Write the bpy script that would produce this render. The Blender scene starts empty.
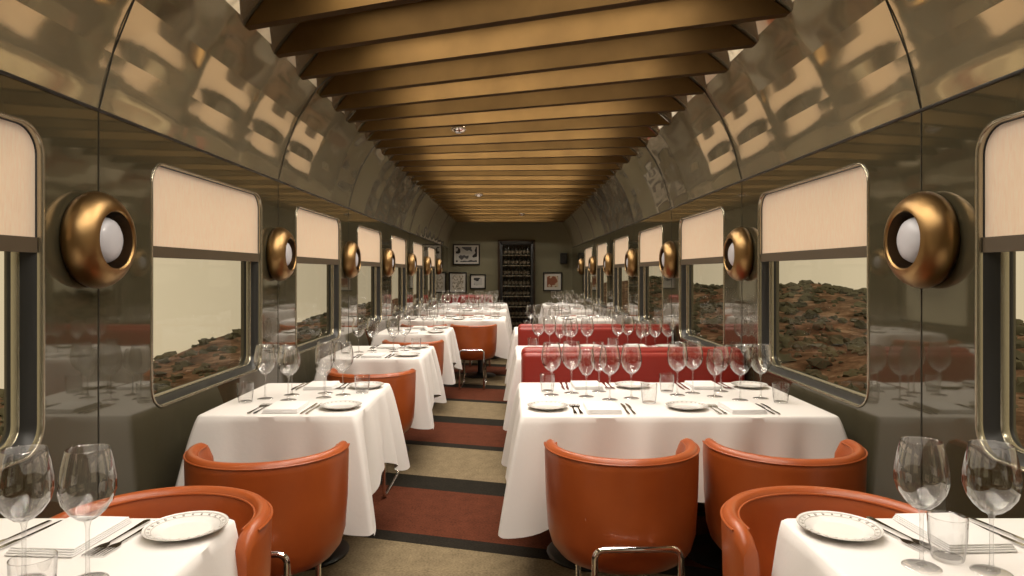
import bpy, bmesh, math, random
from mathutils import Vector, Matrix, noise
random.seed(7)
scene = bpy.context.scene
scene.view_settings.view_transform = 'Standard'
scene.view_settings.look = 'None'
scene.cycles.transparent_max_bounces = 32
pi = math.pi
W = 1.45; ZJ = 1.92; CEIL = 2.65; Y0 = -2.4; Y1 = 15.5; CAMH = 1.35; TT = 0.75
PITCH = 1.82

# ------------------------------------------------------------ materials
def mat(name, col, rough=0.5, metal=0.0, coat=0.0, bump=None, emit=None, var=None, sheen=0.0, spec=None):
    m = bpy.data.materials.new(name); m.use_nodes = True
    nt = m.node_tree; b = nt.nodes['Principled BSDF']
    b.inputs['Base Color'].default_value = (*col, 1)
    b.inputs['Roughness'].default_value = rough
    b.inputs['Metallic'].default_value = metal
    b.inputs['Coat Weight'].default_value = coat
    b.inputs['Coat Roughness'].default_value = 0.03
    if sheen: b.inputs['Sheen Weight'].default_value = sheen
    if spec is not None: b.inputs['Specular IOR Level'].default_value = spec
    if emit:
        b.inputs['Emission Color'].default_value = (*emit[0], 1)
        b.inputs['Emission Strength'].default_value = emit[1]
    tc = nt.nodes.new('ShaderNodeTexCoord')
    if var:   # (scale, col2)
        n = nt.nodes.new('ShaderNodeTexNoise'); n.inputs['Scale'].default_value = var[0]
        n.inputs['Detail'].default_value = 5
        nt.links.new(tc.outputs['Object'], n.inputs['Vector'])
        r = nt.nodes.new('ShaderNodeValToRGB')
        r.color_ramp.elements[0].position = .35; r.color_ramp.elements[1].position = .65
        r.color_ramp.elements[0].color = (*col, 1); r.color_ramp.elements[1].color = (*var[1], 1)
        nt.links.new(n.outputs['Fac'], r.inputs['Fac'])
        nt.links.new(r.outputs['Color'], b.inputs['Base Color'])
    if bump:  # (scale, strength, dist)
        n = nt.nodes.new('ShaderNodeTexNoise'); n.inputs['Scale'].default_value = bump[0]
        n.inputs['Detail'].default_value = bump[3] if len(bump) > 3 else 3
        nt.links.new(tc.outputs['Object'], n.inputs['Vector'])
        bp = nt.nodes.new('ShaderNodeBump'); bp.inputs['Strength'].default_value = bump[1]
        bp.inputs['Distance'].default_value = bump[2]
        nt.links.new(n.outputs['Fac'], bp.inputs['Height'])
        nt.links.new(bp.outputs['Normal'], b.inputs['Normal'])
        if coat: nt.links.new(bp.outputs['Normal'], b.inputs['Coat Normal'])
    return m

M = {}
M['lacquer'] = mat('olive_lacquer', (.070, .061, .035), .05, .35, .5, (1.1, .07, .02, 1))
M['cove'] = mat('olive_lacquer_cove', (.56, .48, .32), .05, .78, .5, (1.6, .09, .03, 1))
M['endwall'] = mat('olive_paint', (.20, .185, .112), .5)
M['seam'] = mat('seam_dark', (.015, .014, .010), .4)
M['bronze'] = mat('bronze_slat', (.082, .046, .0135), .7, 0, 0, (6, .1, .01), None, (3, (.115, .066, .0205)), spec=.08)
M['bronze_shaded'] = mat('bronze_slat_shaded', (.050, .027, .008), .7, 0, spec=.08)  # darker copy of the bronze, paints shade onto the slat undersides
M['ceil'] = mat('ceiling_dark', (.04, .025, .010), .7)
M['brass'] = mat('antique_brass', (.24, .145, .057), .36, 1.0, 0, (9, .08, .01), None, (4, (.32, .20, .085)))
M['brassdark'] = mat('brass_dark', (.05, .028, .012), .35, .9)
M['globe'] = mat('frosted_globe', (.38, .37, .38), .5, 0, .2, None, ((1, .95, .93), .05))
M['cloth'] = mat('white_linen', (.74, .715, .69), .85, 0, 0, (60, .15, .003))
M['napkin'] = mat('napkin_linen', (.77, .76, .75), .9, 0, 0, (80, .2, .002))
M['leather'] = mat('orange_leather', (.38, .085, .017), .36, 0, .08, (120, .12, .002), None, (5, (.31, .064, .012)))
M['leather_in'] = mat('tan_leather', (.38, .11, .030), .5, 0, 0, (100, .1, .002))
M['red'] = mat('red_leather', (.27, .018, .010), .42, 0, .05, (90, .12, .002))
M['chrome'] = mat('chrome', (.75, .74, .72), .08, 1)
M['silver'] = mat('silverware', (.60, .59, .58), .14, 1)
M['alu'] = mat('frame_aluminium', (.42, .39, .30), .25, .9)
M['gasket'] = mat('gasket_black', (.015, .015, .013), .4)
M['china'] = mat('white_china', (.78, .76, .73), .12, 0, .4)
M['chinaline'] = mat('china_relief', (.50, .48, .45), .2)
M['black'] = mat('black_iron', (.015, .015, .014), .4)
M['wood'] = mat('dark_wood', (.05, .028, .015), .4, 0, .2, None, None, (8, (.08, .045, .02)))
M['hem'] = mat('shade_hem', (.06, .042, .022), .6, 0, 0, (70, .2, .002))
M['bottle'] = mat('bottle_glass', (.012, .012, .008), .12, 0, .3)
M['label'] = mat('bottle_label', (.10, .075, .045), .7)
M['mat_white'] = mat('photo_mount', (.62, .60, .54), .6)
M['bush'] = mat('sage_bush', (.030, .028, .012), .95, 0, 0, None, None, (.35, (.078, .070, .034)))
M['rock'] = mat('red_rock', (.18, .10, .065), .95, 0, 0, (2, .4, .1), None, (.6, (.32, .21, .14)))

def glassmat(name, tint, base, edge, power, dark=.4):
    m = bpy.data.materials.new(name); m.use_nodes = True; nt = m.node_tree; nt.nodes.clear()
    o = nt.nodes.new('ShaderNodeOutputMaterial'); t = nt.nodes.new('ShaderNodeBsdfTransparent')
    g = nt.nodes.new('ShaderNodeBsdfGlossy'); g.inputs['Roughness'].default_value = .03
    lw = nt.nodes.new('ShaderNodeLayerWeight'); lw.inputs['Blend'].default_value = .5
    pw = nt.nodes.new('ShaderNodeMath'); pw.operation = 'POWER'; pw.inputs[1].default_value = power
    mr = nt.nodes.new('ShaderNodeMapRange'); mr.inputs['To Min'].default_value = base; mr.inputs['To Max'].default_value = edge
    cr = nt.nodes.new('ShaderNodeValToRGB')
    cr.color_ramp.elements[0].position = .45; cr.color_ramp.elements[0].color = (*tint, 1)
    cr.color_ramp.elements[1].position = 1; cr.color_ramp.elements[1].color = (tint[0]*dark, tint[1]*dark, tint[2]*dark, 1)
    mx = nt.nodes.new('ShaderNodeMixShader')
    L = nt.links.new
    L(lw.outputs['Facing'], pw.inputs[0]); L(pw.outputs[0], mr.inputs['Value']); L(mr.outputs[0], mx.inputs[0])
    L(lw.outputs['Facing'], cr.inputs['Fac']); L(cr.outputs['Color'], t.inputs['Color'])
    L(t.outputs[0], mx.inputs[1]); L(g.outputs[0], mx.inputs[2]); L(mx.outputs[0], o.inputs['Surface'])
    return m
M['glass'] = glassmat('crystal', (.96, .96, .96), .09, .85, 1.8, .15)
M['pane'] = glassmat('window_pane', (.97, .97, .95), .02, .4, 5)

def shade_mat():
    m = bpy.data.materials.new('cream_shade_glow'); m.use_nodes = True; nt = m.node_tree; nt.nodes.clear()
    L = nt.links.new
    o = nt.nodes.new('ShaderNodeOutputMaterial'); d = nt.nodes.new('ShaderNodeBsdfDiffuse'); t = nt.nodes.new('ShaderNodeBsdfTranslucent')
    tc = nt.nodes.new('ShaderNodeTexCoord'); n = nt.nodes.new('ShaderNodeTexNoise'); mp = nt.nodes.new('ShaderNodeMapping')
    mp.inputs['Scale'].default_value = (1, 160, 25); n.inputs['Scale'].default_value = 1; n.inputs['Detail'].default_value = 3
    L(tc.outputs['Object'], mp.inputs[0]); L(mp.outputs[0], n.inputs['Vector'])
    r = nt.nodes.new('ShaderNodeValToRGB'); r.color_ramp.elements[0].color = (.78, .59, .42, 1); r.color_ramp.elements[1].color = (.95, .77, .60, 1)
    L(n.outputs['Fac'], r.inputs['Fac']); L(r.outputs[0], d.inputs[0]); L(r.outputs[0], t.inputs[0])
    e = nt.nodes.new('ShaderNodeEmission'); e.inputs['Strength'].default_value = .17; L(r.outputs[0], e.inputs[0])  # emission paints a backlit daylight glow into the fabric
    mx = nt.nodes.new('ShaderNodeMixShader'); mx.inputs[0].default_value = .6
    ad = nt.nodes.new('ShaderNodeAddShader')
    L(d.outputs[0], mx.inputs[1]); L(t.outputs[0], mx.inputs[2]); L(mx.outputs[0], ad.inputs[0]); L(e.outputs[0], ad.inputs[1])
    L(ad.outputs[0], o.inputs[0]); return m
M['shade'] = shade_mat()

def carpet_mat():
    m = bpy.data.materials.new('striped_carpet'); m.use_nodes = True; nt = m.node_tree; L = nt.links.new
    b = nt.nodes['Principled BSDF']; b.inputs['Roughness'].default_value = .95
    b.inputs['Specular IOR Level'].default_value = .1
    tc = nt.nodes.new('ShaderNodeTexCoord'); s = nt.nodes.new('ShaderNodeSeparateXYZ'); L(tc.outputs['Object'], s.inputs[0])
    def mth(op, a, bb):
        q = nt.nodes.new('ShaderNodeMath'); q.operation = op
        for i, v in enumerate((a, bb)):
            if v is None: continue
            if isinstance(v, (int, float)): q.inputs[i].default_value = v
            else: L(v, q.inputs[i])
        return q.outputs[0]
    v = mth('ADD', s.outputs['Y'], mth('MULTIPLY', s.outputs['X'], .29))
    f = mth('FRACT', mth('DIVIDE', mth('SUBTRACT', v, 3.3 - 18.2), PITCH), None)
    r = nt.nodes.new('ShaderNodeValToRGB'); cr = r.color_ramp; cr.interpolation = 'CONSTANT'
    cols = [(0, (.105, .031, .015)), (.38, (.020, .017, .012)), (.52, (.215, .165, .097)), (.93, (.022, .018, .013))]
    cr.elements[0].position = 0; cr.elements[0].color = (*cols[0][1], 1)
    cr.elements[1].position = cols[1][0]; cr.elements[1].color = (*cols[1][1], 1)
    for p, c in cols[2:]:
        e = cr.elements.new(p); e.color = (*c, 1)
    L(f, r.inputs['Fac'])
    n = nt.nodes.new('ShaderNodeTexNoise'); n.inputs['Scale'].default_value = 90; n.inputs['Detail'].default_value = 4
    L(tc.outputs['Object'], n.inputs['Vector'])
    n2 = nt.nodes.new('ShaderNodeTexNoise'); n2.inputs['Scale'].default_value = 14; n2.inputs['Detail'].default_value = 6
    L(tc.outputs['Object'], n2.inputs['Vector'])
    nn = mth('ADD', mth('MULTIPLY', n.outputs['Fac'], .7), mth('MULTIPLY', n2.outputs['Fac'], .3))
    mr = nt.nodes.new('ShaderNodeMapRange'); mr.inputs['From Min'].default_value = .3; mr.inputs['From Max'].default_value = .7
    mr.inputs['To Min'].default_value = .55; mr.inputs['To Max'].default_value = 1.35
    L(nn, mr.inputs['Value'])
    mx = nt.nodes.new('ShaderNodeMix'); mx.data_type = 'RGBA'; mx.blend_type = 'MULTIPLY'; mx.inputs['Factor'].default_value = 1
    L(r.outputs[0], mx.inputs['A']); L(mr.outputs[0], mx.inputs['B']); L(mx.outputs['Result'], b.inputs['Base Color'])
    bp = nt.nodes.new('ShaderNodeBump'); bp.inputs['Strength'].default_value = .4; bp.inputs['Distance'].default_value = .004
    L(n.outputs['Fac'], bp.inputs['Height']); L(bp.outputs[0], b.inputs['Normal'])
    return m
M['carpet'] = carpet_mat()

def ground_mat():
    m = bpy.data.materials.new('desert_soil'); m.use_nodes = True; nt = m.node_tree; L = nt.links.new
    b = nt.nodes['Principled BSDF']; b.inputs['Roughness'].default_value = 1; b.inputs['Specular IOR Level'].default_value = 0
    tc = nt.nodes.new('ShaderNodeTexCoord')
    n = nt.nodes.new('ShaderNodeTexNoise'); n.inputs['Scale'].default_value = .7; n.inputs['Detail'].default_value = 10; n.inputs['Roughness'].default_value = .75
    L(tc.outputs['Object'], n.inputs['Vector'])
    r = nt.nodes.new('ShaderNodeValToRGB'); cr = r.color_ramp
    cr.elements[0].position = .38; cr.elements[0].color = (.055, .038, .022, 1)
    cr.elements[1].position = .68; cr.elements[1].color = (.36, .27, .19, 1)
    e = cr.elements.new(.48); e.color = (.12, .073, .045, 1)
    e = cr.elements.new(.57); e.color = (.20, .128, .083, 1)
    L(n.outputs['Fac'], r.inputs[0]); L(r.outputs[0], b.inputs['Base Color'])
    bp = nt.nodes.new('ShaderNodeBump'); bp.inputs['Strength'].default_value = .8; bp.inputs['Distance'].default_value = .2
    L(n.outputs['Fac'], bp.inputs['Height']); L(bp.outputs[0], b.inputs['Normal'])
    return m
M['ground'] = ground_mat()

def art_mat(name, c1, c2, c3, scale):
    m = bpy.data.materials.new(name); m.use_nodes = True; nt = m.node_tree; L = nt.links.new
    b = nt.nodes['Principled BSDF']; b.inputs['Roughness'].default_value = .35
    tc = nt.nodes.new('ShaderNodeTexCoord'); n = nt.nodes.new('ShaderNodeTexNoise'); n.inputs['Scale'].default_value = scale
    n.inputs['Detail'].default_value = 2
    L(tc.outputs['Object'], n.inputs['Vector'])
    r = nt.nodes.new('ShaderNodeValToRGB'); cr = r.color_ramp; cr.interpolation = 'CONSTANT'
    cr.elements[0].position = 0; cr.elements[0].color = (*c1, 1); cr.elements[1].position = .48; cr.elements[1].color = (*c2, 1)
    e = cr.elements.new(.58); e.color = (*c3, 1)
    L(n.outputs['Fac'], r.inputs[0]); L(r.outputs[0], b.inputs['Base Color']); return m
M['art1'] = art_mat('bw_print', (.02, .02, .02), (.5, .49, .45), (.08, .08, .08), 3)
M['art2'] = art_mat('poster_print', (.65, .6, .5), (.3, .27, .2), (.75, .7, .6), 12)
M['art3'] = art_mat('colour_print', (.28, .10, .05), (.6, .5, .35), (.1, .06, .04), 4)

# ------------------------------------------------------------ mesh builder
class MB:
    def __init__(s): s.v = []; s.f = []; s.m = []; s.sm = []; s.mats = []
    def mi(s, k):
        if k not in s.mats: s.mats.append(k)
        return s.mats.index(k)
    def add(s, v, f, k, smooth=True, xf=None):
        o = len(s.v); i = s.mi(k)
        s.v += [tuple(xf @ Vector(p)) if xf else tuple(p) for p in v]
        for q in f: s.f.append(tuple(o + a for a in q)); s.m.append(i); s.sm.append(smooth)
    def box(s, lo, hi, k, bev=0.0, seg=2, xf=None):
        bm = bmesh.new(); bmesh.ops.create_cube(bm, size=1)
        for v in bm.verts:
            v.co = Vector([lo[i] + (v.co[i] + .5) * (hi[i] - lo[i]) for i in range(3)])
        if bev > 0: bmesh.ops.bevel(bm, geom=bm.edges[:], offset=bev, segments=seg, profile=.5, affect='EDGES')
        bm.verts.index_update()
        s.add([v.co.copy() for v in bm.verts], [[v.index for v in f.verts] for f in bm.faces], k, bev > 0, xf); bm.free()
    def lathe(s, prof, k, n=32, xf=None, cap=False):
        v = []; f = []
        for r, z in prof:
            for i in range(n):
                a = 2*pi*i/n; v.append((r*math.cos(a), r*math.sin(a), z))
        for j in range(len(prof)-1):
            for i in range(n):
                a, b = j*n+i, j*n+(i+1) % n
                f.append((a, b, b+n, a+n))
        if cap:
            f.append(tuple(range(n-1, -1, -1))); o = (len(prof)-1)*n; f.append(tuple(range(o, o+n)))
        s.add(v, f, k, True, xf)
    def tube(s, pts, r, k, n=10, xf=None):
        pts = [Vector(p) for p in pts]; v = []; f = []
        up = None
        for i, p in enumerate(pts):
            d = (pts[min(i+1, len(pts)-1)] - pts[max(i-1, 0)]).normalized()
            if up is None:
                up = d.orthogonal().normalized()
            up = (up - d*up.dot(d)).normalized(); sd = d.cross(up)
            for j in range(n):
                a = 2*pi*j/n; v.append(p + r*(up*math.cos(a) + sd*math.sin(a)))
        for i in range(len(pts)-1):
            for j in range(n):
                a, b = i*n+j, i*n+(j+1) % n
                f.append((a, b, b+n, a+n))
        f.append(tuple(range(n-1, -1, -1))); o = (len(pts)-1)*n; f.append(tuple(range(o, o+n)))
        s.add(v, f, k, True, xf)
    def mesh(s, name, recalc=True):
        me = bpy.data.meshes.new(name); me.from_pydata(s.v, [], s.f)
        for k in s.mats: me.materials.append(M[k])
        me.polygons.foreach_set('material_index', s.m); me.polygons.foreach_set('use_smooth', s.sm)
        me.update()
        if recalc:
            bm = bmesh.new(); bm.from_mesh(me); bmesh.ops.recalc_face_normals(bm, faces=bm.faces); bm.to_mesh(me); bm.free()
        try: me.set_sharp_from_angle(angle=math.radians(50))
        except Exception: pass
        return me
def put(me, name, loc=(0, 0, 0), rz=0.0, sc=1.0):
    o = bpy.data.objects.new(name, me); scene.collection.objects.link(o)
    o.location = loc; o.rotation_euler = (0, 0, rz); o.scale = (sc, sc, sc); return o
def fillet(pts, r, n=6):
    P = [Vector(p) for p in pts]; out = [P[0]]
    for i in range(1, len(P)-1):
        a = (P[i-1]-P[i]).normalized(); b = (P[i+1]-P[i]).normalized()
        s0 = P[i]+a*r; s1 = P[i]+b*r
        for t in range(n+1):
            q = t/n; out.append(s0*(1-q)**2 + P[i]*2*q*(1-q) + s1*q*q)
    out.append(P[-1]); return out

# ------------------------------------------------------------ shell
def rr(cu, cv, hw, hh, r, n=8):
    out = []
    for (sx, sy, a0) in ((1, 1, 0), (-1, 1, 90), (-1, -1, 180), (1, -1, 270)):
        for i in range(n+1):
            a = math.radians(a0 + 90*i/n)
            out.append((cu+sx*(hw-r)+r*abs(math.cos(a))*sx, cv+sy*(hh-r)+r*abs(math.sin(a))*sy))
    return out
WZ0, WZ1 = .79, 1.80; WL = 1.19
wins = [2.70 + PITCH*k for k in range(-2, 6)]
WT = .12
def build_wall(side, name):
    cu = bpy.data.curves.new('c', 'CURVE'); cu.dimensions = '2D'; cu.fill_mode = 'BOTH'; cu.extrude = WT/2
    def spl(pts):
        s = cu.splines.new('POLY'); s.points.add(len(pts)-1)
        for i, p in enumerate(pts): s.points[i].co = (p[0], p[1], 0, 1)
        s.use_cyclic_u = True
    spl([(Y0, 0), (Y1, 0), (Y1, ZJ), (Y0, ZJ)])
    for y in wins: spl(rr(y+WL/2, (WZ0+WZ1)/2, WL/2, (WZ1-WZ0)/2, .09))
    ob = bpy.data.objects.new('c', cu); scene.collection.objects.link(ob)
    dg = bpy.context.evaluated_depsgraph_get()
    me = bpy.data.meshes.new_from_object(ob.evaluated_get(dg))
    bpy.data.objects.remove(ob)
    for v in me.vertices:
        u, z, w = v.co; v.co = (side*(W+WT/2+w), u, z)
    me.materials.clear(); me.materials.append(M['lacquer'])
    bm = bmesh.new(); bm.from_mesh(me); bmesh.ops.remove_doubles(bm, verts=bm.verts, dist=1e-5)
    bmesh.ops.recalc_face_normals(bm, faces=bm.faces); bm.to_mesh(me); bm.free()
    for p in me.polygons: p.use_smooth = False
    put(me, name)
build_wall(-1, 'wall_left'); build_wall(1, 'wall_right')

b = MB(); b.box((-W-.1, Y0, -.06), (W+.1, Y1, 0), 'carpet'); put(b.mesh('floor'), 'floor')
b = MB(); b.box((-1.12, Y0, CEIL), (1.12, Y1, CEIL+.05), 'ceil'); put(b.mesh('ceiling'), 'ceiling')
covep = [(1.45, 1.92), (1.40, 2.12), (1.325, 2.31), (1.205, 2.50), (1.03, 2.65)]
for sd, nm in ((-1, 'left'), (1, 'right')):
    b = MB(); v = []; f = []
    for j in range(len(covep)-1):
        (xa_, za_), (xb2, zb2) = covep[j], covep[j+1]
        nx_, nz_ = (zb2-za_), -(xb2-xa_); ln = math.hypot(nx_, nz_); nx_ /= ln; nz_ /= ln
        o = len(v); K = 5; S = 8
        ys = []
        for kk in range(-3, 8):
            ya, yb = 2.35+PITCH*kk, 2.35+PITCH*(kk+1)
            for q in range(3):
                for s_ in range(S): ys.append((ya+(yb-ya)*(q+s_/S)/3, s_/S))
        ys = [(y, t) for y, t in ys if Y0-.01 <= y <= Y1]
        ys = [(Y0, 0)] + ys + [(Y1, 0)]
        for y, t in ys:
            for i in range(K):
                u = i/(K-1); bow = .0035*math.sin(pi*u) + .0035*math.sin(pi*u)*math.sin(pi*t)
                v.append((sd*(xa_+(xb2-xa_)*u+nx_*bow), y, za_+(zb2-za_)*u+nz_*bow))
        for a in range(len(ys)-1):
            for i in range(K-1):
                p = o+a*K+i; f.append((p, p+1, p+K+1, p+K))
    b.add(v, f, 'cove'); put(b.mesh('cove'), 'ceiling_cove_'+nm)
    b = MB()   # moulding + seams
    b.tube([(sd*(W-.002), Y0, ZJ), (sd*(W-.002), Y1, ZJ)], .006, 'seam', 8)
    for k in range(-2, 7):
        y = 2.35 + PITCH*k
        b.box((sd*W-.002, y-.002, .0), (sd*W+.002, y+.002, ZJ), 'seam')
        b.tube([(sd*(x-.001), y, z) for x, z in covep], .0028, 'seam', 6)
    put(b.mesh('seams'), 'trim_'+('1' if sd < 0 else '2'))
    b = MB(); b.box((sd*W-.012, Y0, 0), (sd*W+.012, Y1, .10), 'seam', .003); put(b.mesh('bb'), 'baseboard_'+nm)
for nm, y, s in (('back', Y1, 1), ('front', Y0, -1)):
    b = MB(); prof = [(W+.1, 0), (W+.1, ZJ), (1.47, 2.12), (1.40, 2.31), (1.28, 2.50), (1.03, 2.7)]
    pts = prof + [(-x, z) for x, z in reversed(prof)]
    n = len(pts); v = [(x, y, z) for x, z in pts] + [(x, y+s*.1, z) for x, z in pts]
    f = [tuple(range(n)), tuple(range(2*n-1, n-1, -1))] + [(i, (i+1) % n, n+(i+1) % n, n+i) for i in range(n)]
    b.add(v, f, 'endwall', False); put(b.mesh('w'), 'wall_'+nm)

# windows
def loft_rr(b, cy, cz, prof, side, k, hw, hh, r):
    v = []; f = []
    for off, x in prof:
        for (u, z) in rr(cy, cz, hw+off, hh+off, max(r+off, .005)): v.append((side*x, u, z))
    n = 36
    for j in range(len(prof)-1):
        for i in range(n):
            a, c = j*n+i, j*n+(i+1) % n; f.append((a, c, c+n, a+n))
    b.add(v, f, k)
wn = 1
for side in (-1, 1):
    for y in wins:
        cy, cz, hw, hh = y+WL/2, (WZ0+WZ1)/2, WL/2, (WZ1-WZ0)/2
        b = MB()
        loft_rr(b, cy, cz, [(.007, W+.001), (.006, W-.003), (.004, W-.005), (-.002, W-.005), (-.005, W-.002), (-.005, W+.014)], side, 'alu', hw, hh, .09)
        loft_rr(b, cy, cz, [(-.005, W+.014), (-.026, W+.036), (-.030, W+.09), (0, W+.10)], side, 'gasket', hw, hh, .09)
        loft_rr(b, cy, cz, [(-.026, W+.052), (-.030, W+.050), (-.033, W+.054), (-.033, W+.075)], side, 'alu', hw, hh, .09)
        p = rr(cy, cz, hw-.03, hh-.03, .06)
        b.add([(side*(W+.085), u, z) for u, z in p], [tuple(range(len(p)))], 'pane', False)
        put(b.mesh('window'), 'window_%d' % wn); wn += 1
        # blind
        b = MB(); zb = 1.455
        o = [q for q in rr(cy, cz, hw-.008, hh-.006, .085) if q[1] > cz]
        a1 = sorted([q for q in o if q[0] > cy], key=lambda q: q[1]); a2 = sorted([q for q in o if q[0] <= cy], key=lambda q: -q[1])
        poly = [(cy+hw-.008, zb)] + a1 + a2 + [(cy-hw+.008, zb)]
        xx = W+.018
        b.add([(side*xx, u, z) for u, z in poly], [tuple(range(len(poly)))], 'shade', False)
        b.box((side*xx-.007, cy-hw+.008, zb-.045), (side*xx+.007, cy+hw-.008, zb+.002), 'hem')
        put(b.mesh('blind'), 'window_roller_blind')

# ceiling slats
b = MB()
def skew(c):
    return .95 if c < 4 else max(.05, .95 - .95*(c-4)/4.0)
c = -1.8; slat_c = []
while c < Y1 - .15:
    slat_c.append(c)
    sk = skew(c); yR, yL = c-sk/2, c+sk/2; t = .028
    z0, z1 = 2.475, 2.645
    xb, xt = 1.215, 1.045
    def yy(x): return yL + (x+1.2)/2.4*(yR-yL)
    v = []
    for dy in (-t, t):
        v += [(-xb, yy(-xb)+dy, z0), (xb, yy(xb)+dy, z0), (xt, yy(xt)+dy, z1), (-xt, yy(-xt)+dy, z1)]
    b.add(v, [(0, 1, 2, 3), (7, 6, 5, 4), (1, 5, 6, 2), (2, 6, 7, 3), (3, 7, 4, 0)], 'bronze', False)
    b.add(v, [(0, 4, 5, 1)], 'bronze_shaded', False)
    c += .40
put(b.mesh('slats'), 'ceiling_slats')

b = MB(); b.lathe([(.0, -.030), (.025, -.030), (.038, -.022), (.055, -.012), (.062, -.004), (.062, .01), (.0, .01)], 'chrome', 24)
b.lathe([(0, -.0315), (.02, -.0315), (.022, -.029)], 'globe', 24)
dl = b.mesh('downlight')
for x, y in ((-.40, 5.2), (-.45, 9.6), (.23, 12.8)):
    put(dl, 'ceiling_downlight', (x, y, 2.465))

# sconces
b = MB()
ax = Matrix.Rotation(pi/2, 4, 'Y')   # z -> +x
b.lathe([(.150, 0), (.160, .006), (.167, .022), (.167, .036), (.161, .054), (.148, .073), (.130, .089), (.112, .098), (.103, .099), (.098, .094)], 'brass', 48, ax)
b.lathe([(.098, .094), (.094, .070), (.086, .040), (.07, .030), (0, .028)], 'brassdark', 48, ax)
b.lathe([(.074, .030), (.079, .045), (.078, .060), (.070, .075), (.053, .086), (.030, .093), (.012, .095), (0.0005, .0955)], 'globe', 40, ax)
sc = b.mesh('sconce')
for k in range(-1, 7):
    y = 2.30 + PITCH*k
    if y > Y1-.5: continue
    put(sc, 'wall_sconce', (-W, y, 1.46), 0); put(sc, 'wall_sconce', (W, y, 1.46), pi)

# ------------------------------------------------------------ furniture
def make_chair():
    b = MB(); A = math.radians(108); n = 44
    sec = [(.200, .330), (.228, .340), (.252, .370), (.266, .42), (.274, .54), (.278, .69), (.277, .718), (.268, .731), (.256, .735), (.244, .730), (.236, .716), (.232, .68), (.227, .50), (.224, .43), (.195, .40)]
    v = []; f = []
    m = len(sec)
    for i in range(n+1):
        a = -A + 2*A*i/n
        endf = min(1, (A-abs(a))/math.radians(16)); lower = (1-math.sqrt(max(0, 1-(1-endf)**2)))*.05
        for r, z in sec:
            zz = z - lower*(z-.33)/.42
            v.append((r*math.sin(a), -r*math.cos(a)*.98, zz))
    for i in range(n):
        for j in range(m):
            q = (i*m+j, i*m+(j+1) % m, (i+1)*m+(j+1) % m, (i+1)*m+j)
            f.append(q)
    f.append(tuple(range(m))); f.append(tuple(range(n*m, n*m+m))[::-1])
    b.add(v, f, 'leather')
    for r in (.278, .235):
        b.tube([(r*math.sin(-A+2*A*i/n), -r*math.cos(-A+2*A*i/n)*.98, .718) for i in range(2, n-1)], .0032, 'leather', 6)
    b.lathe([(0, .328), (.200, .330), (.222, .355), (.224, .40), (0, .40)], 'leather', 36)
    b.lathe([(0, .40), (.19, .40), (.215, .415), (.221, .44), (.212, .465), (.18, .475), (0, .478)], 'leather_in', 36)
    for sx in (-1, 1):
        b.tube(fillet([(sx*.13, .19, .34), (sx*.13, .19, .012), (sx*.14, -.29, .012), (sx*.14, -.292, .30)], .05), .011, 'chrome')
    b.tube(fillet([(-.14, -.292, .29), (-.14, -.292, .455), (.14, -.292, .455), (.14, -.292, .29)], .035), .011, 'chrome')
    b.tube([(-.13, .19, .30), (.13, .19, .30)], .010, 'chrome')
    for sx in (-.06, .06): b.tube([(sx, -.26, .455), (sx, -.294, .455)], .007, 'chrome')
    return b.mesh('dining_chair')
chair = make_chair()
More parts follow.
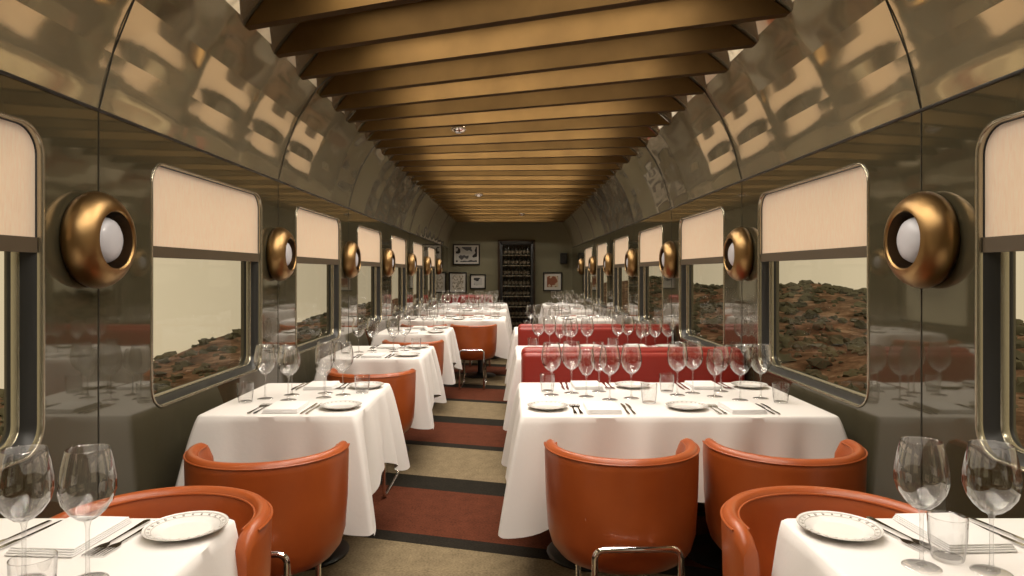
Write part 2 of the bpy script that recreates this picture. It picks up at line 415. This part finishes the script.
def make_table(x0, x1, y0, y1, name, flare=1.0, wallside=1, seed=1):
    rnd = random.Random(seed); b = MB(); zt = TT
    cx, cy = (x0+x1)/2, (y0+y1)/2
    hx, hy = (x1-x0)/2, (y1-y0)/2; R = .02
    base = []
    step = .016
    def seg(p, q, nrm):
        L = (Vector(q)-Vector(p)).length; k = int(L/step)
        for i in range(k): 
            t = i/k; base.append((Vector(p)*(1-t)+Vector(q)*t, Vector(nrm), min(t, 1-t)*L))
    def corner(c, a0):
        for i in range(6):
            a = math.radians(a0+90*i/6); nn = Vector((math.cos(a), math.sin(a))); base.append((Vector(c)+nn*R, nn, 0))
    seg((hx, -hy+R), (hx, hy-R), (1, 0)); corner((hx-R, hy-R), 0)
    seg((hx-R, hy), (-hx+R, hy), (0, 1)); corner((-hx+R, hy-R), 90)
    seg((-hx, hy-R), (-hx, -hy+R), (-1, 0)); corner((-hx+R, -hy+R), 180)
    seg((-hx+R, -hy), (hx-R, -hy), (0, -1)); corner((hx-R, -hy+R), 270)
    N = len(base); LV = 16
    ph = [rnd.uniform(0, 6.28) for _ in range(6)]
    v = []; f = []
    for ins, dz in ((.06, 0), (.012, 0), (.003, -.001)):
        for p, nn, c in base:
            q = Vector((p.x*(1-ins/hx), p.y*(1-ins/hy))); v.append((q.x, q.y, zt+dz))
    for l in range(LV+1):
        t = l/LV
        for i, (p, nn, c) in enumerate(base):
            cc = math.exp(-(c/.09)**2); c2 = math.exp(-(c/.20)**2)
            s = i*step
            drop = .006 + (.33 + .13*c2 + .010*math.sin(s*9+ph[3]))*t
            tt = t**.8
            w1 = math.sin(s*17+ph[0]+.9*math.sin(s*4+ph[4])); w1 = math.copysign(abs(w1)**1.3, w1)
            w2 = math.sin(s*29+ph[1]+1.1*math.sin(s*5.5+ph[5]))
            fold = (w1*.60+w2*.32+math.sin(s*7+ph[2])*.30)*.042*tt*(1-cc)
            dm = -.06*math.exp(-((c-.14)/.05)**2)*tt
            out = .004 + tt*(.044+.09*cc*flare) + fold + dm*flare*.6
            out = max(out, .003)
            diag = Vector((math.copysign(1, p.x), math.copysign(1, p.y))).normalized()
            d = (nn*(1-cc)+diag*cc); d.normalize()
            q = p + d*out
            X = q.x+cx
            lim = W-.016
            X = max(-lim, min(lim, X))
            v.append((X-cx, q.y, zt-drop))
    rows = 3+LV+1
    for j in range(rows-1):
        for i in range(N):
            a, c = j*N+i, j*N+(i+1) % N; f.append((a, c, c+N, a+N))
    f.append(tuple(range(N)))
    b.add(v, f, 'cloth')
    b.box((-hx+.01, -hy+.01, zt-.03), (hx-.01, hy-.01, zt-.004), 'wood', .003)
    px = [0] if hx < .5 else [-hx*.5, hx*.5]
    for q in px:
        xf = Matrix.Translation((q, 0, 0))
        b.lathe([(0, 0), (.20, 0), (.205, .01), (.19, .022), (.05, .035), (.032, .06), (.032, .68), (.09, .715), (.09, .722), (0, .722)], 'black', 24, xf)
    put(b.mesh('dining_table'), 'dining_table', (cx, cy, 0))

# tableware
def glass_mesh(H, RB, name):
    b = MB()
    k = H/.25; r = RB
    b.lathe([(0.0005, .004), (.012, .0045), (.030, .003), (.036, .0012), (.0365, .0004), (.036, 0)], 'glass', 28)
    b.lathe([(.010, .005), (.0055, .010), (.0040, .02), (.0036, .06*k), (.0038, .10*k), (.0062, .112*k), (.012, .1175*k)], 'glass', 12)
    b.lathe([(.0006, .1155*k), (.018, .119*k), (r*.62, .131*k), (r*.88, .150*k), (r, .172*k), (r*.985, .195*k), (r*.88, .225*k), (r*.76, .25*k), (r*.745, .2512*k), (r*.73, .2505*k), (r*.745, .2485*k)], 'glass', 32)
    return b.mesh(name)
gl_big = glass_mesh(.255, .050, 'wine_glass_burgundy'); gl_sm = glass_mesh(.225, .041, 'wine_glass_white')
b = MB(); b.lathe([(0.0005, .006), (.026, .006), (.029, .0), (.031, .004), (.036, .045), (.0375, .088), (.0365, .0885), (.0355, .087)], 'glass', 28); tumbler = b.mesh('tumbler')
b = MB()
b.lathe([(0.0005, .004), (.05, .004), (.056, .0045), (.062, .008), (.088, .016), (.0905, .0175), (.090, .0155), (.06, .003), (.05, 0), (0.0005, 0)], 'china', 40)
b.lathe([(.072, .0118), (.073, .0123), (.074, .0122)], 'chinaline', 40); b.lathe([(.083, .0151), (.0845, .0158), (.086, .016)], 'chinaline', 40)
for i in range(24):
    a = 2*pi*i/24
    b.box((.0755, -.0022, .0127), (.082, .0022, .0150), 'chinaline', 0, 1, Matrix.Rotation(a, 4, 'Z'))
plate = b.mesh('bread_plate')
b = MB()
for i in range(4):
    o = .003*i
    b.box((-.075+o*.5, -.10+o, .0005+.004*i), (.075-o*.3, .10-o*.6, .004+.004*i), 'napkin', .0016)
napkin = b.mesh('napkin')
def outline(pts, z0, z1, k, b):
    n = len(pts); v = [(x, y, z0) for x, y in pts]+[(x, y, z1) for x, y in pts]
    b.add(v, [tuple(range(n))[::-1], tuple(range(n, 2*n))]+[(i, (i+1) % n, n+(i+1) % n, n+i) for i in range(n)], k, False)
b = MB()
hd = [(-.003, -.01), (-.007, -.085), (-.008, -.10), (-.004, -.106), (.004, -.106), (.008, -.10), (.007, -.085), (.003, -.01)]
outline(hd + [(.003, .03), (.011, .045), (.012, .058), (-.012, .058), (-.011, .045), (-.003, .03)], .001, .0038, 'silver', b)
for i in range(4):
    x = -.0105+.007*i; outline([(x-.0015, .057), (x+.0015, .057), (x+.001, .100), (x-.001, .100)], .002, .0042, 'silver', b)
fork = b.mesh('fork')
b = MB(); outline([(-.005, -.11), (.005, -.11), (.006, -.09), (.004, 0), (.009, .01), (.011, .06), (.006, .105), (.0, .115), (-.003, .105), (-.0035, 0), (-.006, -.09)], .001, .004, 'silver', b); knife = b.mesh('table_knife')

def setting(x, y, face, detail=2, plate_side=-1, dxg=0, rnd=None):
    r = rnd or random
    s = face; rz = 0 if face > 0 else pi
    j = lambda a: r.uniform(-a, a)
    T = TT + .0012
    def P(dx, dy): return (x+dx*s, y+dy*s, T)
    put(napkin, 'folded_napkin', P(.0, 0), rz+j(.05))
    if detail >= 1:
        for q, (dx) in enumerate((-.10, -.124)): put(fork, 'fork', P(dx+j(.001), -.0), rz+j(.02))
        put(knife, 'table_knife', P(.10+j(.001), 0), rz+j(.02))
        put(knife, 'table_knife', P(.124+j(.001), 0), rz+j(.02))
    put(plate, 'bread_plate', P(plate_side*.235, .02), 0)
def glasses(lst):
    for (kind, x, y) in lst:
        me = {'B': gl_big, 'S': gl_sm, 'T': tumbler}[kind]
        nm = 'water_tumbler' if kind == 'T' else 'wine_glass'
        put(me, nm, (x, y, TT+.0012), random.uniform(0, 6))

TD = .43
def four_top(x0, x1, c, seed, chairs_near=True, chairs_far=False, bench_far=False, det=1):
    make_table(x0, x1, c-TD, c+TD, 'dining_table', 1, 1, seed)
    m = (x0+x1)/2; xs = (m-.31, m+.30)
    rnd = random.Random(seed)
    for x in xs:
        setting(x, c-.29, 1, det, -1, rnd=rnd); setting(x, c+.29, -1, det, -1, rnd=rnd)
    L = []
    for x in xs:
        L += [('B', x+.06, c-.08), ('B', x+.17, c-.04), ('T', x+.24, c-.14), ('S', x-.03, c+.01)]
        L += [('B', x-.10, c+.10), ('S', x+.04, c+.14), ('T', x-.22, c+.14), ('B', x-.19, c+.05)]
    glasses([(k, x+rnd.uniform(-.008, .008), y+rnd.uniform(-.008, .008)) for k, x, y in L])
    if chairs_near:
        for x in (m-.305, m+.285): put(chair, 'dining_chair', (x, c-.755, 0), rnd.uniform(-.05, .05))
    if chairs_far:
        for x in (m-.30, m+.29): put(chair, 'dining_chair', (x, c+.755, 0), pi+rnd.uniform(-.05, .05))
def two_top(x0, x1, c, seed, near=True, far=True, det=1, cxx=None):
    make_table(x0, x1, c-TD+.02, c+TD-.02, 'dining_table', 1, 1, seed)
    m = (x0+x1)/2; rnd = random.Random(seed+50)
    setting(m, c-.28, 1, det, -1 if m > 0 else 1, rnd=rnd); setting(m, c+.28, -1, det, 1 if m > 0 else -1, rnd=rnd)
    L = [('B', m-.05, c-.08), ('B', m-.17, c-.05), ('T', m-.24, c-.13), ('B', m+.06, c+.10), ('B', m+.17, c+.05), ('T', m+.24, c+.11), ('S', m-.08, c+.05), ('S', m+.09, c-.02)]
    glasses([(k, x+rnd.uniform(-.008, .008), y+rnd.uniform(-.008, .008)) for k, x, y in L])
    q = cxx if cxx is not None else m
    if near: put(chair, 'dining_chair', (q, c-.77, 0), rnd.uniform(-.04, .04))
    if far: put(chair, 'dining_chair', (q, c+.755, 0), pi+rnd.uniform(-.05, .05))

# front tables
make_table(.66, 1.40, .86, 1.63, 'dining_table', .2, 1, 3)
make_table(-1.40, -.67, .86, 1.63, 'dining_table', .2, 1, 4)
put(chair, 'dining_chair', (.82, 1.67, 0), pi); put(chair, 'dining_chair', (-.89, 1.67, 0), pi)
T = TT+.0012
put(plate, 'bread_plate', (.757, 1.535, T)); put(plate, 'bread_plate', (-.745, 1.535, T))
put(napkin, 'folded_napkin', (1.005, 1.52, T), .05); put(napkin, 'folded_napkin', (-.985, 1.50, T), -.06)
for x, a in ((.872, .22), (.897, .20)): put(fork, 'fork', (x-.005, 1.52, T), pi+a)
for x, a in ((1.11, .22), (1.14, .22)): put(knife, 'table_knife', (x, 1.51, T), pi+a)
for x, a in ((-.880, -.10), (-.855, -.10)): put(fork, 'fork', (x, 1.50, T), pi+a)
for x, a in ((-1.09, -.16), (-1.12, -.16)): put(knife, 'table_knife', (x, 1.49, T), pi+a)
glasses([('B', .836, 1.355), ('B', .960, 1.33), ('T', .915, 1.395), ('T', 1.19, 1.28), ('S', 1.25, 1.18),
         ('B', -.94, 1.29), ('B', -.82, 1.295), ('T', -.855, 1.195), ('T', -1.14, 1.26), ('S', -1.25, 1.18)])
four_top(.05, 1.37, 3.20, 11)
two_top(-1.31, -.65, 3.20, 12, near=False, far=False)
put(chair, 'dining_chair', (-.865, 2.40, 0), .06)
def banquette(y, x0, x1, double=True):
    b = MB(); xm = 0
    b.box((x0, -.06, .12), (x1, .06, .885), 'red', .035, 4)
    n = 1; w = (x1-x0)/n
    for s in ((-1, 1) if double else (-1,)):
        for i in range(n):
            a = x0+i*w
            ylo, yhi = sorted((s*.05, s*.11)); b.box((a+.004, ylo, .45), (a+w-.004, yhi, .86), 'red', .028, 4)
            ylo, yhi = sorted((s*.06, s*.42)); b.box((a+.004, ylo, .36), (a+w-.004, yhi, .47), 'red', .03, 4)
        ylo, yhi = sorted((s*.06, s*.38)); b.box((x0+.03, ylo, 0), (x1-.02, yhi, .36), 'wood', .005)
    put(b.mesh('banquette_bench'), 'banquette_bench', (0, y, 0))
banquette(4.13, .07, 1.425); banquette(5.95, .07, 1.425)
four_top(.05, 1.37, 5.02, 21, chairs_near=False)
four_top(.05, 1.37, 6.88, 22, chairs_near=False, chairs_far=True, det=0)
two_top(-1.31, -.62, 5.02, 23, cxx=-.88, far=False)
two_top(-1.31, -.62, 6.84, 24, far=False, cxx=-.88, det=0)
for i, cc in enumerate((8.66, 10.48, 12.30)):
    four_top(-1.37, -.06, cc, 30+i, det=0)
    two_top(.62, 1.31, cc, 40+i, det=0, far=False)
banquette(13.6, -1.40, -.35, False)

# ------------------------------------------------------------ end wall furniture
def frame(name, x0, x1, z0, z1, art, mount=.12, thick=.03):
    b = MB(); d = .03; y = Y1-.001; t = .03
    b.box((x0, y-d, z0), (x1, y, z0+t), 'black', .003); b.box((x0, y-d, z1-t), (x1, y, z1), 'black', .003)
    b.box((x0, y-d, z0+t), (x0+t, y, z1-t), 'black', .003); b.box((x1-t, y-d, z0+t), (x1, y, z1-t), 'black', .003)
    b.box((x0+t, y-.012, z0+t), (x1-t, y, z1-t), 'mat_white')
    m = mount*(x1-x0)
    b.box((x0+t+m, y-.014, z0+t+m), (x1-t-m, y-.002, z1-t-m), art)
    put(b.mesh(name), name)
def bx(px): return (px-510)/43.0
def bz(py): return CAMH+(272-py)/43.0
frame('framed_photograph', bx(453), bx(480), bz(265), bz(244), 'art1', .06)
frame('framed_photograph', bx(449), bx(467), bz(293), bz(272), 'art2', .12)
frame('framed_photograph', bx(470), bx(486), bz(289), bz(274), 'art1', .16)
frame('framed_photograph', bx(543), bx(562), bz(291), bz(272), 'art3', .14)
b = MB(); b.box((bx(560), Y1-.10, bz(264)), (bx(567), Y1-.001, bz(253)), 'black', .02)
b.lathe([(0, .001), (.05, .001), (.055, .008), (.06, 0)], 'seam', 20, Matrix.Translation(((bx(563.5)), Y1-.10, bz(258))) @ Matrix.Rotation(pi/2, 4, 'X'))
put(b.mesh('spk'), 'wall_speaker')
b = MB(); xa, xb_ = bx(500), bx(533); zt = bz(242)
b.box((xa, Y1-.32, 0), (xa+.06, Y1-.001, zt), 'black', .004); b.box((xb_-.06, Y1-.32, 0), (xb_, Y1-.001, zt), 'black', .004)
b.box((xa, Y1-.32, zt-.07), (xb_, Y1-.001, zt), 'black', .004); b.box((xa+.06, Y1-.02, 0), (xb_-.06, Y1-.001, zt-.07), 'wood')
zz = .08
while zz < zt-.2:
    b.box((xa+.06, Y1-.30, zz), (xb_-.06, Y1-.02, zz+.014), 'alu')
    x = xa+.12
    while x < xb_-.09:
        b.lathe([(0, 0), (.035, 0), (.037, .01), (.037, .13), (.014, .17), (.013, .21), (0, .21)], 'bottle', 12, Matrix.Translation((x, Y1-.2, zz+.015)))
        b.lathe([(.0376, .04), (.0376, .10)], 'label', 12, Matrix.Translation((x, Y1-.2, zz+.015)))
        x += .088
    zz += .235
put(b.mesh('wine_cabinet'), 'wine_cabinet')
b = MB()
b.box((xa-.05, Y1-.03, 0), (xa-.001, Y1-.001, zt+.05), 'wood', .004); b.box((xb_+.001, Y1-.03, 0), (xb_+.05, Y1-.001, zt+.05), 'wood', .004)
b.box((xa-.05, Y1-.03, zt+.001), (xb_+.05, Y1-.001, zt+.05), 'wood', .004); put(b.mesh('t'), 'trim_3')

# ------------------------------------------------------------ desert outside
def hgt(x, y):
    n1 = noise.fractal(Vector((x*.06, y*.06, 3.1)), 1.0, 2.0, 5)
    n2 = noise.noise(Vector((x*.5, y*.5, 9)))*.14
    d = abs(x)
    if x < 0:
        if d < 18: z = -2.0 - .06*(d-3)
        else: z = -2.9 - .45*(d-18)
        return z + n1*.7 + n2
    z = -2.1 + 1.75*min(1, max(0, (d-3)/20))**1.0
    if d > 23: z -= .4*(d-23)
    return z + n1*1.0 + n2
import numpy as np
for sd, nm in ((-1, 'l'), (1, 'r')):
    v = []; f = []; nx, ny = 90, 200
    for i in range(nx+1):
        x = sd*(1.9 + 34*(i/nx)**1.3)
        for j in range(ny+1):
            y = -8 + 150*(j/ny)**1.3; v.append((x, y, hgt(x, y)))
    for i in range(nx):
        for j in range(ny):
            a = i*(ny+1)+j; f.append((a, a+1, a+ny+2, a+ny+1))
    b = MB(); b.add(v, f, 'ground'); put(b.mesh('terrain', False), 'desert_ground')
def scatter(name, key, num, smin, smax, flat, sub, jag):
    bm = bmesh.new(); bmesh.ops.create_icosphere(bm, subdivisions=sub, radius=1); bm.verts.index_update()
    bv = np.array([v.co[:] for v in bm.verts]); bf = [[v.index for v in q.verts] for q in bm.faces]; bm.free()
    V = []; F = []; rs = np.random.RandomState(5 if key == 'bush' else 9); nb = len(bv)
    for q in range(num):
        sd = -1 if q % 5 < 2 else 1
        d = 4.5+20*rs.uniform(0, 1)**.8; x = sd*d; y = rs.uniform(1.0*d, 8+4.5*d)
        s = (smin+(smax-smin)*rs.uniform(0, 1)**2.2)*(.40+.030*d); z = hgt(x, y)
        r = 1+rs.uniform(-jag, jag, (nb, 1))
        p = bv*r*s*np.array([rs.uniform(.8, 1.4), rs.uniform(.8, 1.4), flat])+np.array([x, y, z+s*flat*.35])
        o = len(V); V += [tuple(a) for a in p]; F += [tuple(o+c for c in a) for a in bf]
    b = MB(); b.add(V, F, key, False); put(b.mesh(name, False), name)
scatter('desert_shrubs', 'bush', 4600, .06, .36, .8, 2, .42)
scatter('desert_rocks', 'rock', 600, .04, .14, .5, 1, .25)

# ------------------------------------------------------------ lights
w = bpy.data.worlds.new('World'); scene.world = w; w.use_nodes = True
bg = w.node_tree.nodes['Background']; bg.inputs[0].default_value = (.74, .60, .38, 1); bg.inputs[1].default_value = .92
s = bpy.data.lights.new('sun', 'SUN'); s.energy = 1.4; s.angle = .05; s.color = (1, .88, .72)
o = bpy.data.objects.new('sun', s); scene.collection.objects.link(o); o.rotation_euler = (math.radians(48), 0, math.radians(6))
lr = random.Random(3)
for i in range(0, len(slat_c)-1):
    a, b2 = slat_c[i], slat_c[i+1]
    yR = (a-skew(a)/2+b2-skew(b2)/2)/2; yL = (a+skew(a)/2+b2+skew(b2)/2)/2
    l = bpy.data.lights.new('added_fill_light', 'AREA'); l.shape = 'RECTANGLE'; l.size = 1.7; l.size_y = .04  # unseen area light added in each slat gap to brighten room and slats
    l.energy = (15 if i % 2 == 0 else 7.5)*lr.uniform(.85, 1.15); l.color = (1, .90, .78)
    if (a+b2)/2 > 9: l.energy *= .8
    o = bpy.data.objects.new('added_fill_light', l); scene.collection.objects.link(o); o.location = (0, (yR+yL)/2, 2.62)
    o.rotation_euler = (0, 0, math.atan2(yR-yL, 2.4))

cam = bpy.data.cameras.new('Camera'); cam.sensor_width = 36; cam.lens = 667*36/1024
cam.shift_x = 2/1024; cam.shift_y = -16/1024; cam.clip_start = .05; cam.clip_end = 500
co = bpy.data.objects.new('Camera', cam); scene.collection.objects.link(co)
co.location = (0, 0, CAMH); co.rotation_euler = (pi/2, 0, 0); scene.camera = co
